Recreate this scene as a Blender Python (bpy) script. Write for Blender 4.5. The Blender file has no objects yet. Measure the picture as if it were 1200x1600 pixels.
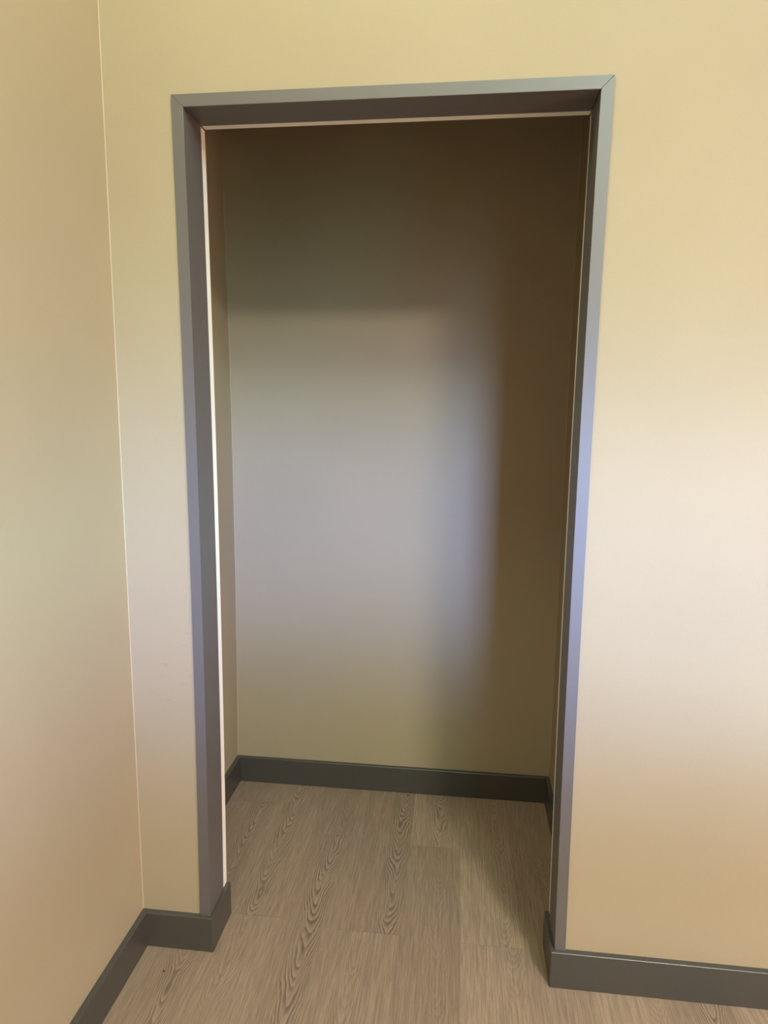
import bpy, bmesh, math, random
from mathutils import Matrix, Vector

scene = bpy.context.scene
COL = scene.collection

# ------------------------------------------------------------------ camera
F_PX, CAM = 1045.11, Vector((0.61742, -1.50778, 1.40722))
YAW, PITCH, ROLL = 0.11322, -0.15232, 0.00951
fw = Vector((-math.sin(YAW) * math.cos(PITCH), math.cos(YAW) * math.cos(PITCH), math.sin(PITCH)))
rt = Vector((math.cos(YAW), math.sin(YAW), 0.0))
up = rt.cross(fw)
rx = math.cos(ROLL) * rt + math.sin(ROLL) * up
uy = -math.sin(ROLL) * rt + math.cos(ROLL) * up
cd = bpy.data.cameras.new('camera')
cd.sensor_fit = 'HORIZONTAL'
cd.sensor_width = 36.0
cd.lens = F_PX / 1200.0 * 36.0
cd.clip_start = 0.02
cam = bpy.data.objects.new('camera', cd)
COL.objects.link(cam)
M = Matrix((rx, uy, -fw)).transposed().to_4x4()
M.translation = CAM
cam.matrix_world = M
scene.camera = cam

# ------------------------------------------------------------------ light and exposure
scene.view_settings.view_transform = 'Standard'
scene.view_settings.look = 'None'
scene.view_settings.gamma = 1.0
scene.view_settings.exposure = 0.0
scene.view_settings.use_curve_mapping = False

W0 = bpy.data.worlds.new('world')
scene.world = W0
W0.use_nodes = True
W0.node_tree.nodes['Background'].inputs[0].default_value = (0, 0, 0, 1)
W0.node_tree.nodes['Background'].inputs[1].default_value = 0.0


def area(name, loc, direction, sx, sy, rgb, power):
    ld = bpy.data.lights.new(name, 'AREA')
    ld.shape = 'RECTANGLE'
    ld.size, ld.size_y = sx, sy
    ld.color = rgb
    ld.energy = power
    o = bpy.data.objects.new(name, ld)
    o.location = loc
    o.rotation_euler = Vector(direction).to_track_quat('-Z', 'Y').to_euler()
    COL.objects.link(o)
    return o


# daylight: the world seen through the rear window is a lawn, a shaded hedge and a gap of open sky under the eaves
WX0, WX1, WZ0, WZ1, YB = 1.72, 2.75, 0.85, 1.65, -6.0
CEIL = 3.4
wt = W0.node_tree
bg = wt.nodes['Background']
tc = wt.nodes.new('ShaderNodeTexCoord')
sp = wt.nodes.new('ShaderNodeSeparateXYZ')
wt.links.new(tc.outputs['Generated'], sp.inputs[0])


def wmath(op, a, b=0.0):
    x = wt.nodes.new('ShaderNodeMath')
    x.operation = op
    for i, v in enumerate((a, b)):
        if isinstance(v, bpy.types.NodeSocket):
            wt.links.new(v, x.inputs[i])
        else:
            x.inputs[i].default_value = v
    return x.outputs[0]


level = wmath('SQRT', wmath('SUBTRACT', 1.0, wmath('MULTIPLY', sp.outputs[2], sp.outputs[2])))
slope = wmath('DIVIDE', sp.outputs[2], level)                # tangent of the elevation
ramp = wt.nodes.new('ShaderNodeValToRGB')
ramp.color_ramp.interpolation = 'LINEAR'
wt.links.new(wmath('ADD', slope, 0.5), ramp.inputs[0])
BANDS = [(-0.34, (0.0, 0.0, 0.0)), (-0.28, (0.022, 0.090, 0.078)), (-0.20, (0.003, 0.017, 0.005)), (-0.14, (0.0, 0.0, 0.0)),
         (-0.08, (0.0, 0.0, 0.0)), (-0.02, (0.110, 0.148, 0.190)), (0.04, (0.290, 0.432, 1.00)), (0.10, (0.0, 0.0, 0.0))]
while len(ramp.color_ramp.elements) < len(BANDS):
    ramp.color_ramp.elements.new(0.5)
for e, (p, c) in zip(ramp.color_ramp.elements, BANDS):
    e.position = p + 0.5
    e.color = (*c, 1)
wt.links.new(ramp.outputs[0], bg.inputs[0])
bg.inputs[1].default_value = 490.0
W0.cycles.sampling_method = 'MANUAL'
W0.cycles.sample_map_resolution = 1024
portal = area('window_portal', ((WX0 + WX1) / 2, YB - 0.06, (WZ0 + WZ1) / 2), (0, 1, 0), WX1 - WX0, WZ1 - WZ0, (1, 1, 1), 1)
portal.data.cycles.is_portal = True

# ceiling panel behind the camera, read off header shadow; weaker ones added as fill
for px, py, c, p in ((0.3, -0.8, (0.85, 1.0, 0.69), 29), (1.5, -2.0, (0.58, 0.97, 0.84), 63), (2.7, -2.0, (0.25, 0.42, 1.0), 42),
                     (2.3, -3.3, (1.0, 0.965, 0.82), 203)):
    area('ceiling_panel_and_fill', (px, py, CEIL - 0.01), (0, 0, -1), 0.6, 0.6, c, p)
# added warm fill light at the right-hand wall, no lamp known there
area('warm_fill_light', (3.99, -2.2, 1.0), (-1, 0, 0), 1.0, 0.8, (1.0, 0.56, 0.37), 77)

# ------------------------------------------------------------------ measures (metres)
XL, W, CW, T, TB, HB, TW = -0.18427, 0.87933, 0.02593, 0.0955, 0.01487, 0.0975, 0.12351
CXL, CXR, D, CT, H = -0.19794, 0.96668, 0.79865, 0.00478, 2.05
XR = 4.0
BL, BR, BC = 0.0062, 0.0056, 0.0088


def bow(z):
    return max(0.0, 4 * (z - HB) * (H - z) / (H - HB) ** 2)


# ------------------------------------------------------------------ materials
class NT:
    def __init__(self, name):
        self.m = bpy.data.materials.new(name)
        self.m.use_nodes = True
        self.t = self.m.node_tree
        self.b = self.t.nodes['Principled BSDF']

    def n(self, typ, **kw):
        x = self.t.nodes.new(typ)
        for k, v in kw.items():
            setattr(x, k, v)
        return x

    def link(self, a, b):
        self.t.links.new(a, b)

    def put(self, sock, v):
        if isinstance(v, bpy.types.NodeSocket):
            self.link(v, sock)
        else:
            sock.default_value = v

    def math(self, op, a, b=0.0, c=None):
        x = self.n('ShaderNodeMath', operation=op)
        self.put(x.inputs[0], a)
        self.put(x.inputs[1], b)
        if c is not None:
            self.put(x.inputs[2], c)
        return x.outputs[0]

    def mix(self, f, a, b, blend='MIX'):
        x = self.n('ShaderNodeMix', data_type='RGBA', blend_type=blend)
        self.put(x.inputs[0], f)
        self.put(x.inputs[6], a)
        self.put(x.inputs[7], b)
        return x.outputs[2]

    def noise(self, vec, scale, detail=2.0, rough=0.5, dist=0.0):
        x = self.n('ShaderNodeTexNoise')
        if vec is not None:
            self.link(vec, x.inputs['Vector'])
        x.inputs['Scale'].default_value = scale
        x.inputs['Detail'].default_value = detail
        x.inputs['Roughness'].default_value = rough
        x.inputs['Distortion'].default_value = dist
        return x.outputs['Fac']

    def comb(self, x, y, z=0.0):
        c = self.n('ShaderNodeCombineXYZ')
        self.put(c.inputs[0], x)
        self.put(c.inputs[1], y)
        self.put(c.inputs[2], z)
        return c.outputs[0]

    def smooth(self, v, lo, hi):
        x = self.n('ShaderNodeMapRange', interpolation_type='SMOOTHSTEP')
        self.put(x.inputs[0], v)
        x.inputs[1].default_value = lo
        x.inputs[2].default_value = hi
        return x.outputs[0]

    def bump(self, h, strength, dist):
        x = self.n('ShaderNodeBump')
        x.inputs['Strength'].default_value = strength
        x.inputs['Distance'].default_value = dist
        self.link(h, x.inputs['Height'])
        self.link(x.outputs[0], self.b.inputs['Normal'])


def wall_paint(name, rgb, rough=0.6, spec=0.22, scuffs=False):
    k = NT(name)
    tc = k.n('ShaderNodeTexCoord').outputs['Object']
    big = k.noise(tc, 2.2, 3.0)
    fine = k.noise(tc, 160.0, 2.0, 0.6)
    c0 = (*[v * 0.975 for v in rgb], 1)
    c1 = (*[min(1, v * 1.02) for v in rgb], 1)
    k.put(k.b.inputs['Base Color'], k.mix(k.smooth(big, 0.3, 0.7), c0, c1))
    if scuffs:
        s = k.n('ShaderNodeSeparateXYZ')
        k.link(tc, s.inputs[0])
        x, y, z = s.outputs
        n = k.noise(k.comb(k.math('MULTIPLY', k.math('ADD', x, k.math('MULTIPLY', z, 0.4)), 40.0), k.math('MULTIPLY', z, 110.0)), 1.0, 3.0, 0.6)
        zone = k.math('MULTIPLY', k.smooth(z, 0.60, 0.68), k.math('SUBTRACT', 1.0, k.smooth(z, 0.84, 0.92)))
        zone = k.math('MULTIPLY', zone, k.math('MULTIPLY', k.smooth(x, -0.16, -0.10), k.math('LESS_THAN', x, -0.005)))
        f = k.math('MULTIPLY', k.math('MULTIPLY', k.smooth(n, 0.60, 0.72), zone), 0.22)
        old = k.b.inputs['Base Color'].links[0].from_socket
        k.put(k.b.inputs['Base Color'], k.mix(f, old, (0.20, 0.15, 0.095, 1)))
    k.b.inputs['Roughness'].default_value = rough
    k.b.inputs['Specular IOR Level'].default_value = spec
    k.bump(fine, 0.12, 0.0015)
    return k.m


def plain(name, rgb, rough, spec=0.5, bump=0.0, scale=300.0, vary=0.03):
    k = NT(name)
    tc = k.n('ShaderNodeTexCoord').outputs['Object']
    n = k.noise(tc, 14.0, 3.0)
    k.put(k.b.inputs['Base Color'], k.mix(n, (*[v * (1 - vary) for v in rgb], 1), (*[v * (1 + vary) for v in rgb], 1)))
    k.b.inputs['Roughness'].default_value = rough
    k.b.inputs['Specular IOR Level'].default_value = spec
    if bump:
        k.bump(k.noise(tc, scale, 2.0), bump, 0.001)
    return k.m


def trim_material():
    """mauve grey vinyl, with a few pale scratches across the left jamb at elbow height"""
    k = NT('mauve_grey_trim')
    tc = k.n('ShaderNodeTexCoord').outputs['Object']
    s = k.n('ShaderNodeSeparateXYZ')
    k.link(tc, s.inputs[0])
    x, y, z = s.outputs
    n = k.noise(tc, 14.0, 3.0)
    col = k.mix(n, (0.102, 0.088, 0.084, 1), (0.112, 0.098, 0.094, 1))
    scr = k.noise(k.comb(k.math('MULTIPLY', k.math('ADD', y, k.math('MULTIPLY', z, 0.35)), 260.0), k.math('MULTIPLY', z, 14.0)), 1.0, 2.0, 0.6)
    zone = k.math('MULTIPLY', k.smooth(z, 1.42, 1.48), k.math('SUBTRACT', 1.0, k.smooth(z, 1.60, 1.66)))
    zone = k.math('MULTIPLY', zone, k.math('LESS_THAN', x, 0.3))
    zone = k.math('MULTIPLY', zone, k.math('GREATER_THAN', y, 0.02))
    f = k.math('MULTIPLY', k.math('MULTIPLY', k.smooth(scr, 0.66, 0.74), zone), 0.35)
    k.put(k.b.inputs['Base Color'], k.mix(f, col, (0.40, 0.37, 0.34, 1)))
    k.b.inputs['Roughness'].default_value = 0.5
    k.b.inputs['Specular IOR Level'].default_value = 0.85
    k.bump(k.noise(tc, 300.0, 2.0), 0.03, 0.001)
    return k.m


WALL_RGB = (0.36, 0.288, 0.195)
M_WALL = wall_paint('cream_wall_paint', WALL_RGB)
M_WALL_SCUFFED = wall_paint('scuffed_cream_wall_paint', WALL_RGB, scuffs=True)
M_CAULK = plain('cream_caulk', (0.40, 0.33, 0.235), 0.6, 0.25)
M_CEIL = plain('white_ceiling_paint', (0.75, 0.74, 0.70), 0.8)
M_TRIM = trim_material()
M_BASE = plain('grey_rubber_base', (0.057, 0.052, 0.046), 0.34, 0.6, 0.03)
M_BEAD = plain('white_edge_bead', (0.88, 0.84, 0.76), 0.5, 0.4)


def floor_material():
    k = NT('taupe_oak_plank')
    uv = k.n('ShaderNodeUVMap', uv_map='plank').outputs[0]
    s = k.n('ShaderNodeSeparateXYZ')
    k.link(uv, s.inputs[0])
    u, v = s.outputs[0], s.outputs[1]           # metres along and across the plank
    at = k.n('ShaderNodeAttribute', attribute_name='kind')
    a = k.n('ShaderNodeSeparateColor')
    k.link(at.outputs['Color'], a.inputs[0])
    tone, heart, figure = a.outputs[0], a.outputs[1], a.outputs[2]
    seed = k.math('MULTIPLY', at.outputs['Alpha'], 97.0)
    # slow wander of the heart line and of the rings
    wob = k.noise(k.comb(k.math('MULTIPLY', u, 3.0), seed), 1.0, 2.0)
    wob = k.math('MULTIPLY', k.math('SUBTRACT', wob, 0.5), 0.05)
    q = k.math('SUBTRACT', k.math('SUBTRACT', v, heart), wob)
    jag = k.noise(k.comb(k.math('MULTIPLY', u, 14.0), k.math('MULTIPLY', v, 48.0), seed), 1.0, 2.0, 0.6)
    jag2 = k.noise(k.comb(k.math('MULTIPLY', u, 6.5), k.math('MULTIPLY', v, 14.0), seed), 1.0, 1.0)
    aq = k.math('ABSOLUTE', q)
    arm = k.math('SQRT', k.math('ADD', k.math('MULTIPLY', q, q), 0.00004))
    val = k.math('SUBTRACT', u, k.math('MULTIPLY', arm, 3.4))
    val = k.math('SUBTRACT', val, k.math('MULTIPLY', k.math('MULTIPLY', q, q), 62.0))
    val = k.math('ADD', val, k.math('MULTIPLY', jag, 0.050))
    val = k.math('ADD', val, k.math('MULTIPLY', jag2, 0.28))
    saw = k.math('FRACT', k.math('MULTIPLY', val, 23.0))
    ring = k.math('MULTIPLY', k.smooth(saw, 0.38, 0.84), k.math('SUBTRACT', 1.0, k.smooth(saw, 0.88, 1.0)))
    wid = k.noise(k.comb(k.math('MULTIPLY', u, 4.0), k.math('ADD', seed, 5.0)), 1.0, 1.0)
    aqw = k.math('DIVIDE', aq, k.math('ADD', 0.45, k.math('MULTIPLY', wid, 1.1)))
    near = k.math('SUBTRACT', 1.0, k.smooth(aqw, 0.022, 0.052))
    fade = k.noise(k.comb(k.math('MULTIPLY', u, 9.0), k.math('MULTIPLY', v, 40.0), k.math('ADD', seed, 3.0)), 1.0, 2.0)
    near = k.math('MULTIPLY', near, k.smooth(fade, 0.28, 0.55))
    fig = k.math('MULTIPLY', k.math('MULTIPLY', ring, near), figure)
    # light earlywood halo inside the figure
    halo = k.math('MULTIPLY', k.math('MULTIPLY', k.math('SUBTRACT', 1.0, k.smooth(saw, 0.0, 0.45)), near), figure)
    # straight fine grain
    st = k.noise(k.comb(k.math('MULTIPLY', u, 13.0), k.math('MULTIPLY', v, 400.0), seed), 1.0, 3.0, 0.6)
    st2 = k.noise(k.comb(k.math('MULTIPLY', u, 2.0), k.math('MULTIPLY', v, 75.0), seed), 1.0, 2.0, 0.55)
    pore = k.noise(k.comb(k.math('MULTIPLY', u, 60.0), k.math('MULTIPLY', v, 700.0), seed), 1.0, 1.0)
    blot = k.noise(k.comb(k.math('MULTIPLY', u, 3.5), k.math('MULTIPLY', v, 16.0), seed), 1.0, 2.0)
    base = k.mix(k.smooth(st, 0.30, 0.72), (0.166, 0.118, 0.086, 1), (0.262, 0.188, 0.138, 1))
    base = k.mix(k.math('MULTIPLY', k.smooth(st2, 0.45, 0.72), 0.26), base, (0.125, 0.087, 0.064, 1))
    base = k.mix(k.math('MULTIPLY', k.smooth(pore, 0.62, 0.74), 0.24), base, (0.345, 0.270, 0.215, 1))
    base = k.mix(k.math('MULTIPLY', k.smooth(blot, 0.45, 0.75), 0.30), base, (0.185, 0.120, 0.087, 1))
    base = k.mix(k.math('MULTIPLY', halo, 0.55), base, (0.300, 0.228, 0.175, 1))
    base = k.mix(k.math('MULTIPLY', fig, 0.80), base, (0.085, 0.058, 0.042, 1))
    butt = k.math('LESS_THAN', u, 0.0014)
    seam = k.math('LESS_THAN', v, 0.0009)
    base = k.mix(k.math('MAXIMUM', k.math('MULTIPLY', butt, 0.45), k.math('MULTIPLY', seam, 0.35)), base, (0.09, 0.065, 0.05, 1))
    bright = k.math('ADD', 1.10, k.math('MULTIPLY', tone, 0.25))
    base = k.mix(1.0, base, k.comb(bright, k.math('MULTIPLY', bright, 0.95), k.math('MULTIPLY', bright, 0.92)), 'MULTIPLY')
    k.put(k.b.inputs['Base Color'], base)
    k.b.inputs['Roughness'].default_value = 0.5
    k.b.inputs['Specular IOR Level'].default_value = 0.35
    k.bump(st, 0.06, 0.001)
    return k.m


M_FLOOR = floor_material()


# ------------------------------------------------------------------ builders
def link_mesh(name, bm, mat, parent=None, smooth=False):
    bmesh.ops.recalc_face_normals(bm, faces=bm.faces[:])
    me = bpy.data.meshes.new(name)
    bm.to_mesh(me)
    bm.free()
    me.materials.append(mat)
    o = bpy.data.objects.new(name, me)
    COL.objects.link(o)
    if parent:
        o.parent = parent
    return o


def tag(o, label, cat, kind=None, group=None):
    o['label'] = label
    o['category'] = cat
    if kind:
        o['kind'] = kind
    if group:
        o['group'] = group
    return o


def struct(name, bm, mat, label, cat):
    return tag(link_mesh(name, bm, mat), label, cat, 'structure')


def box(bm, x0, x1, y0, y1, z0, z1):
    v = [bm.verts.new(p) for p in ((x0, y0, z0), (x1, y0, z0), (x1, y1, z0), (x0, y1, z0),
                                   (x0, y0, z1), (x1, y0, z1), (x1, y1, z1), (x0, y1, z1))]
    for f in ((0, 1, 2, 3), (4, 5, 6, 7), (0, 1, 5, 4), (1, 2, 6, 5), (2, 3, 7, 6), (3, 0, 4, 7)):
        bm.faces.new([v[i] for i in f])


def column(bm, sections):
    """Skin a stack of closed outlines (lists of 3D points, equal counts) and cap both ends."""
    rows = [[bm.verts.new(p) for p in s] for s in sections]
    n = len(rows[0])
    for a, b in zip(rows, rows[1:]):
        for i in range(n):
            j = (i + 1) % n
            bm.faces.new((a[i], a[j], b[j], b[i]))
    bm.faces.new(rows[0][::-1])
    bm.faces.new(rows[-1])


ZS = [HB * 0.0] + [HB + (H - HB) * i / 24 for i in range(25)]

# ------------------------------------------------------------------ room shell
# wall with the closet opening: left pier, right pier and the part over the opening
HT = H + CT
bm = bmesh.new()
zs = ZS + [HT]
column(bm, [[(XL - 0.1, 0, z), (-CT + BL * bow(z), 0, z), (-CT + BL * bow(z), TW, z), (XL - 0.1, TW, z)] for z in zs])
column(bm, [[(W + CT - BR * bow(z), 0, z), (XR + 0.1, 0, z), (XR + 0.1, TW, z), (W + CT - BR * bow(z), TW, z)] for z in zs])
box(bm, XL - 0.1, XR + 0.1, 0, TW, HT, CEIL)
wall_front = struct('wall_front', bm, M_WALL_SCUFFED, 'cream painted wall pierced by the doorless closet opening', 'wall')

bm = bmesh.new()
box(bm, XL - 0.12, XL, YB - 0.12, 0, 0, CEIL)
wall_left = struct('wall_left', bm, M_WALL, 'cream side wall meeting the closet wall in the corner', 'wall')

bm = bmesh.new()
column(bm, [[(CXL + BC * bow(z), TW, z), (CXL + BC * bow(z), D, z), (CXL - 0.1, D, z), (CXL - 0.1, TW, z)] for z in ZS + [2.3, 2.62]])
struct('wall_closet_left', bm, M_WALL, 'narrow cream side wall inside the closet, left of its back wall', 'wall')
bm = bmesh.new()
box(bm, CXR, CXR + 0.1, TW, D, 0, 2.62)
struct('wall_closet_right', bm, M_WALL, 'shadowed cream side wall inside the closet behind the right jamb', 'wall')
bm = bmesh.new()
box(bm, CXL - 0.1, CXR + 0.1, D, D + 0.1, 0, 2.62)
wall_closet_back = struct('wall_closet_back', bm, M_WALL, 'cream back wall of the empty closet', 'wall')
bm = bmesh.new()
box(bm, CXL - 0.1, CXR + 0.1, TW, D + 0.1, 2.62, 2.7)
struct('ceiling_closet', bm, M_CEIL, 'closet ceiling hidden above the opening', 'ceiling')

bm = bmesh.new()
box(bm, XR, XR + 0.12, YB - 0.12, 0, 0, CEIL)
struct('wall_right', bm, M_WALL, 'cream side wall out of the picture on the right', 'wall')
bm = bmesh.new()
box(bm, XL - 0.12, WX0, YB - 0.12, YB, 0, CEIL)
box(bm, WX1, XR + 0.12, YB - 0.12, YB, 0, CEIL)
box(bm, WX0, WX1, YB - 0.12, YB, 0, WZ0)
box(bm, WX0, WX1, YB - 0.12, YB, WZ1, CEIL)
struct('wall_rear', bm, M_WALL, 'cream wall with a window, behind the camera', 'wall')
bm = bmesh.new()
box(bm, XL - 0.12, XR + 0.12, YB - 0.12, TW, CEIL, CEIL + 0.1)
struct('ceiling', bm, M_CEIL, 'white room ceiling above the picture', 'ceiling')

# pale caulk bead up the inside corners
def caulk(parent, pts, z0, z1, r=0.0017):
    bm = bmesh.new()
    rows = []
    for z in [z0 + (z1 - z0) * i / 24 for i in range(25)]:
        rows.append([(x(z), y, z) for x, y in pts(r)])
    column(bm, rows)
    link_mesh('caulk_bead', bm, M_CAULK, parent)


caulk(wall_left, lambda r: ((lambda z: XL, 0.0), (lambda z: XL, -r), (lambda z: XL + r * 0.6, -r * 0.6), (lambda z: XL + r, 0.0)), HB, CEIL)
caulk(wall_closet_back, lambda r: ((lambda z: CXL + BC * bow(z), D), (lambda z: CXL + BC * bow(z), D - r), (lambda z: CXL + BC * bow(z) + r * 0.6, D - r * 0.6), (lambda z: CXL + BC * bow(z) + r, D)), HB, 2.6)
caulk(wall_closet_back, lambda r: ((lambda z: CXR, D), (lambda z: CXR - r, D), (lambda z: CXR - r * 0.6, D - r * 0.6), (lambda z: CXR, D - r)), HB, 2.6)

# floor: planks as faces of one mesh, each with its own grain coordinates
rng = random.Random(7)
PW, PL = 0.165, 1.17
# column index -> (a cross joint y, heart offset across, figure strength) for the planks in view, near and far of the joint
JOINT = {-2: 0.22, -1: 0.66, 0: 0.125, 1: 0.507, 2: 0.104, 3: 0.486, 4: 0.098, 5: 0.478, 6: 0.11}
FIG = {(-1, 0): (0.118, 0.8), (0, 0): (0.070, 0.25), (0, 1): (0.075, 0.75), (1, 0): (0.085, 1.0), (1, 1): (0.105, 0.25),
       (2, 0): (0.060, 0.30), (2, 1): (0.136, 1.0), (3, 0): (0.108, 0.22), (3, 1): (0.092, 0.75), (4, 0): (0.140, 0.25),
       (4, 1): (0.128, 0.35), (5, 0): (0.090, 0.3), (5, 1): (0.060, 0.1), (-2, 0): (0.09, 0.5)}
bm = bmesh.new()
uvl = bm.loops.layers.uv.new('plank')
kl = bm.loops.layers.float_color.new('kind')
for c in range(-2, 21):
    x0, x1 = -0.01 + PW * c, -0.01 + PW * (c + 1)
    x0c, x1c = max(x0, CXL - 0.1), min(x1, XR + 0.12)
    if x1c <= x0c:
        continue
    j = JOINT.get(c, rng.random())
    k0 = math.floor((YB - 0.12 - j) / PL)
    for m in range(k0, 3):
        a, b = j + m * PL, j + (m + 1) * PL
        ac, bc = max(a, YB - 0.12), min(b, D + 0.1)
        if bc <= ac:
            continue
        heart, fig = FIG.get((c, m + 1), (rng.uniform(0.03, 0.135), rng.choice((0.2, 0.5, 0.9))))
        tone, seed = rng.random(), rng.random()
        f = bm.faces.new([bm.verts.new(p) for p in ((x0c, ac, 0), (x1c, ac, 0), (x1c, bc, 0), (x0c, bc, 0))])
        for l in f.loops:
            l[uvl].uv = (l.vert.co.y - a, l.vert.co.x - x0)
            l[kl] = (tone, heart, fig, seed)
struct('floor', bm, M_FLOOR, 'taupe wood plank floor running from the room into the closet', 'floor')


# ------------------------------------------------------------------ door-opening trim: three mitred corner guards
def side_guard(s):
    """s = -1 left, +1 right. An L-shaped strip: a face leg on the wall and a deep leg lining the jamb."""
    bm = bmesh.new()
    def sec(z, cutf):
        xi = 0.0 if s < 0 else W                 # inner face
        b = (BL if s < 0 else -BR) * bow(min(z, H))
        X = lambda d: xi + s * d + b             # d metres outward from the inner face
        return X
    rows = []
    for z in ZS[1:]:
        X = sec(z, 0)
        top = z == ZS[-1]
        o = (lambda d: z + d) if top else (lambda d: z)   # the mitre
        rows.append([(X(0), -CT, o(0)), (X(0), T, o(0)), (X(CT), T, o(CT)), (X(CT), 0.0, o(CT)), (X(CW), 0.0, o(CW)), (X(CW), -CT, o(CW))])
    column(bm, rows)
    return bm


def round_edges(bm, width, test, seg=2):
    es = [e for e in bm.edges if test(e)]
    bmesh.ops.bevel(bm, geom=es, offset=width, segments=seg, profile=0.5, affect='EDGES')


bm = side_guard(-1)
round_edges(bm, 0.0012, lambda e: all(abs(v.co.y + CT) < 1e-6 and abs(v.co.x - BL * bow(min(v.co.z, H))) < 1e-5 for v in e.verts))
struct('trim_1', bm, M_TRIM, 'tall mauve grey corner guard on the left side of the closet opening', 'trim')
bm = side_guard(1)
round_edges(bm, 0.0012, lambda e: all(abs(v.co.y + CT) < 1e-6 and abs(v.co.x - (W - BR * bow(min(v.co.z, H)))) < 1e-5 for v in e.verts))
struct('trim_2', bm, M_TRIM, 'tall mauve grey corner guard on the right side of the closet opening', 'trim')
bm = bmesh.new()
GL, GR = 0.0006, 0.0013                           # open joints at the mitres, wider on the right
def head_sec(left):
    X = (lambda d: -d + GL) if left else (lambda d: W + d - GR)
    return [(X(0), -CT, H), (X(0), T, H), (X(CT), T, H + CT), (X(CT), 0.0, H + CT), (X(CW), 0.0, H + CW), (X(CW), -CT, H + CW)]
column(bm, [head_sec(True), head_sec(False)])
round_edges(bm, 0.0012, lambda e: all(abs(v.co.y + CT) < 1e-6 and abs(v.co.z - H) < 1e-6 for v in e.verts))
struct('trim_3', bm, M_TRIM, 'mauve grey head trim across the top of the closet opening', 'trim')


# white edge bead of the wall end, showing as a thin line behind the trim
def bead(s_, recess):
    bm = bmesh.new()
    rows = []
    for z in ZS[1:]:
        xi = (0.0 if s_ < 0 else W) + (BL if s_ < 0 else -BR) * bow(min(z, H))
        rows.append([(xi + s_ * d, y, z) for d, y in ((CT, T + 0.0004), (recess, T + 0.0004), (recess, TW + 0.001), (CT, TW + 0.001))])
    column(bm, rows)
    return bm


struct('trim_4', bead(-1, 0.0015), M_BEAD, 'thin cream white edge strip behind the left corner guard', 'trim')
struct('trim_5', bead(1, 0.0027), M_BEAD, 'thin cream white edge strip behind the right corner guard', 'trim')
bm = bmesh.new()
column(bm, [[(x, T + 0.0004, H + CT), (x, T + 0.0004, H + 0.0035), (x, TW + 0.001, H + 0.0035), (x, TW + 0.001, H + CT)] for x in (0.0, W)])
struct('trim_6', bm, M_BEAD, 'thin cream white edge strip behind the head trim', 'trim')


# ------------------------------------------------------------------ rubber baseboards
def baseboard(name, outline, exposed, label):
    """outline: footprint; exposed: indices i of outline edges (i, i+1) whose top edge is rounded."""
    bm = bmesh.new()
    column(bm, [[(x, y, 0.0012) for x, y in outline], [(x, y, HB) for x, y in outline]])
    n = len(outline)
    segs = [(Vector(outline[i]), Vector(outline[(i + 1) % n])) for i in exposed]
    corners = [Vector(outline[(i + 1) % n]) for i in exposed if (i + 1) % n in exposed]
    def test(e):
        p, q = e.verts
        if p.co.z > HB - 1e-6 and q.co.z > HB - 1e-6:
            return any({(round(p.co.x, 5), round(p.co.y, 5)), (round(q.co.x, 5), round(q.co.y, 5))} ==
                       {(round(a.x, 5), round(a.y, 5)), (round(b.x, 5), round(b.y, 5))} for a, b in segs)
        if abs(p.co.z - q.co.z) > 0.01:
            return any((p.co.xy - c).length < 1e-5 for c in corners)
        return False
    round_edges(bm, 0.0022, test, 3)
    return struct(name, bm, M_BASE, label, 'baseboard')


R = TB - CT
baseboard('baseboard_left', [(XL, YB), (XL + TB, YB), (XL + TB, 0), (XL, 0)], [1], 'dark grey baseboard along the side wall at the lower left')
baseboard('baseboard_front_left', [(XL + TB, -TB), (R, -TB), (R, TW), (-CT, TW), (-CT, 0), (XL + TB, 0)], [0, 1],
          'short grey baseboard wrapping the left jamb of the opening')
baseboard('baseboard_front_right', [(XR, 0), (W + CT, 0), (W + CT, TW), (W - R, TW), (W - R, -TB), (XR, -TB)], [3, 4],
          'grey baseboard running right from the right jamb of the opening')
baseboard('baseboard_closet_left', [(CXL, TW), (CXL + TB, TW), (CXL + TB, D), (CXL, D)], [1], 'dark baseboard on the left wall inside the closet')
baseboard('baseboard_closet_right', [(CXR, TW), (CXR, D), (CXR - TB, D), (CXR - TB, TW)], [2], 'dark baseboard on the right wall inside the closet')
baseboard('baseboard_closet_back', [(CXL + TB, D - TB), (CXR - TB, D - TB), (CXR - TB, D), (CXL + TB, D)], [0], 'dark grey baseboard along the closet back wall')


# ------------------------------------------------------------------ a crumb of dirt left on the floor
bm = bmesh.new()
bmesh.ops.create_icosphere(bm, subdivisions=2, radius=0.0021)
r2 = random.Random(3)
for v in bm.verts:
    v.co *= r2.uniform(0.75, 1.2)
    v.co.x *= 1.3
    v.co.z *= 0.55
lo = min(v.co.z for v in bm.verts)
for v in bm.verts:
    v.co.z -= lo
M_CRUMB = plain('dark_dirt', (0.03, 0.018, 0.01), 0.9, 0.2)
crumb = link_mesh('dirt_crumb', bm, M_CRUMB)
crumb.location = (-0.092, -0.0875, 0.0)
tag(crumb, 'tiny dark crumb of dirt on the plank floor by the short left baseboard', 'crumb')
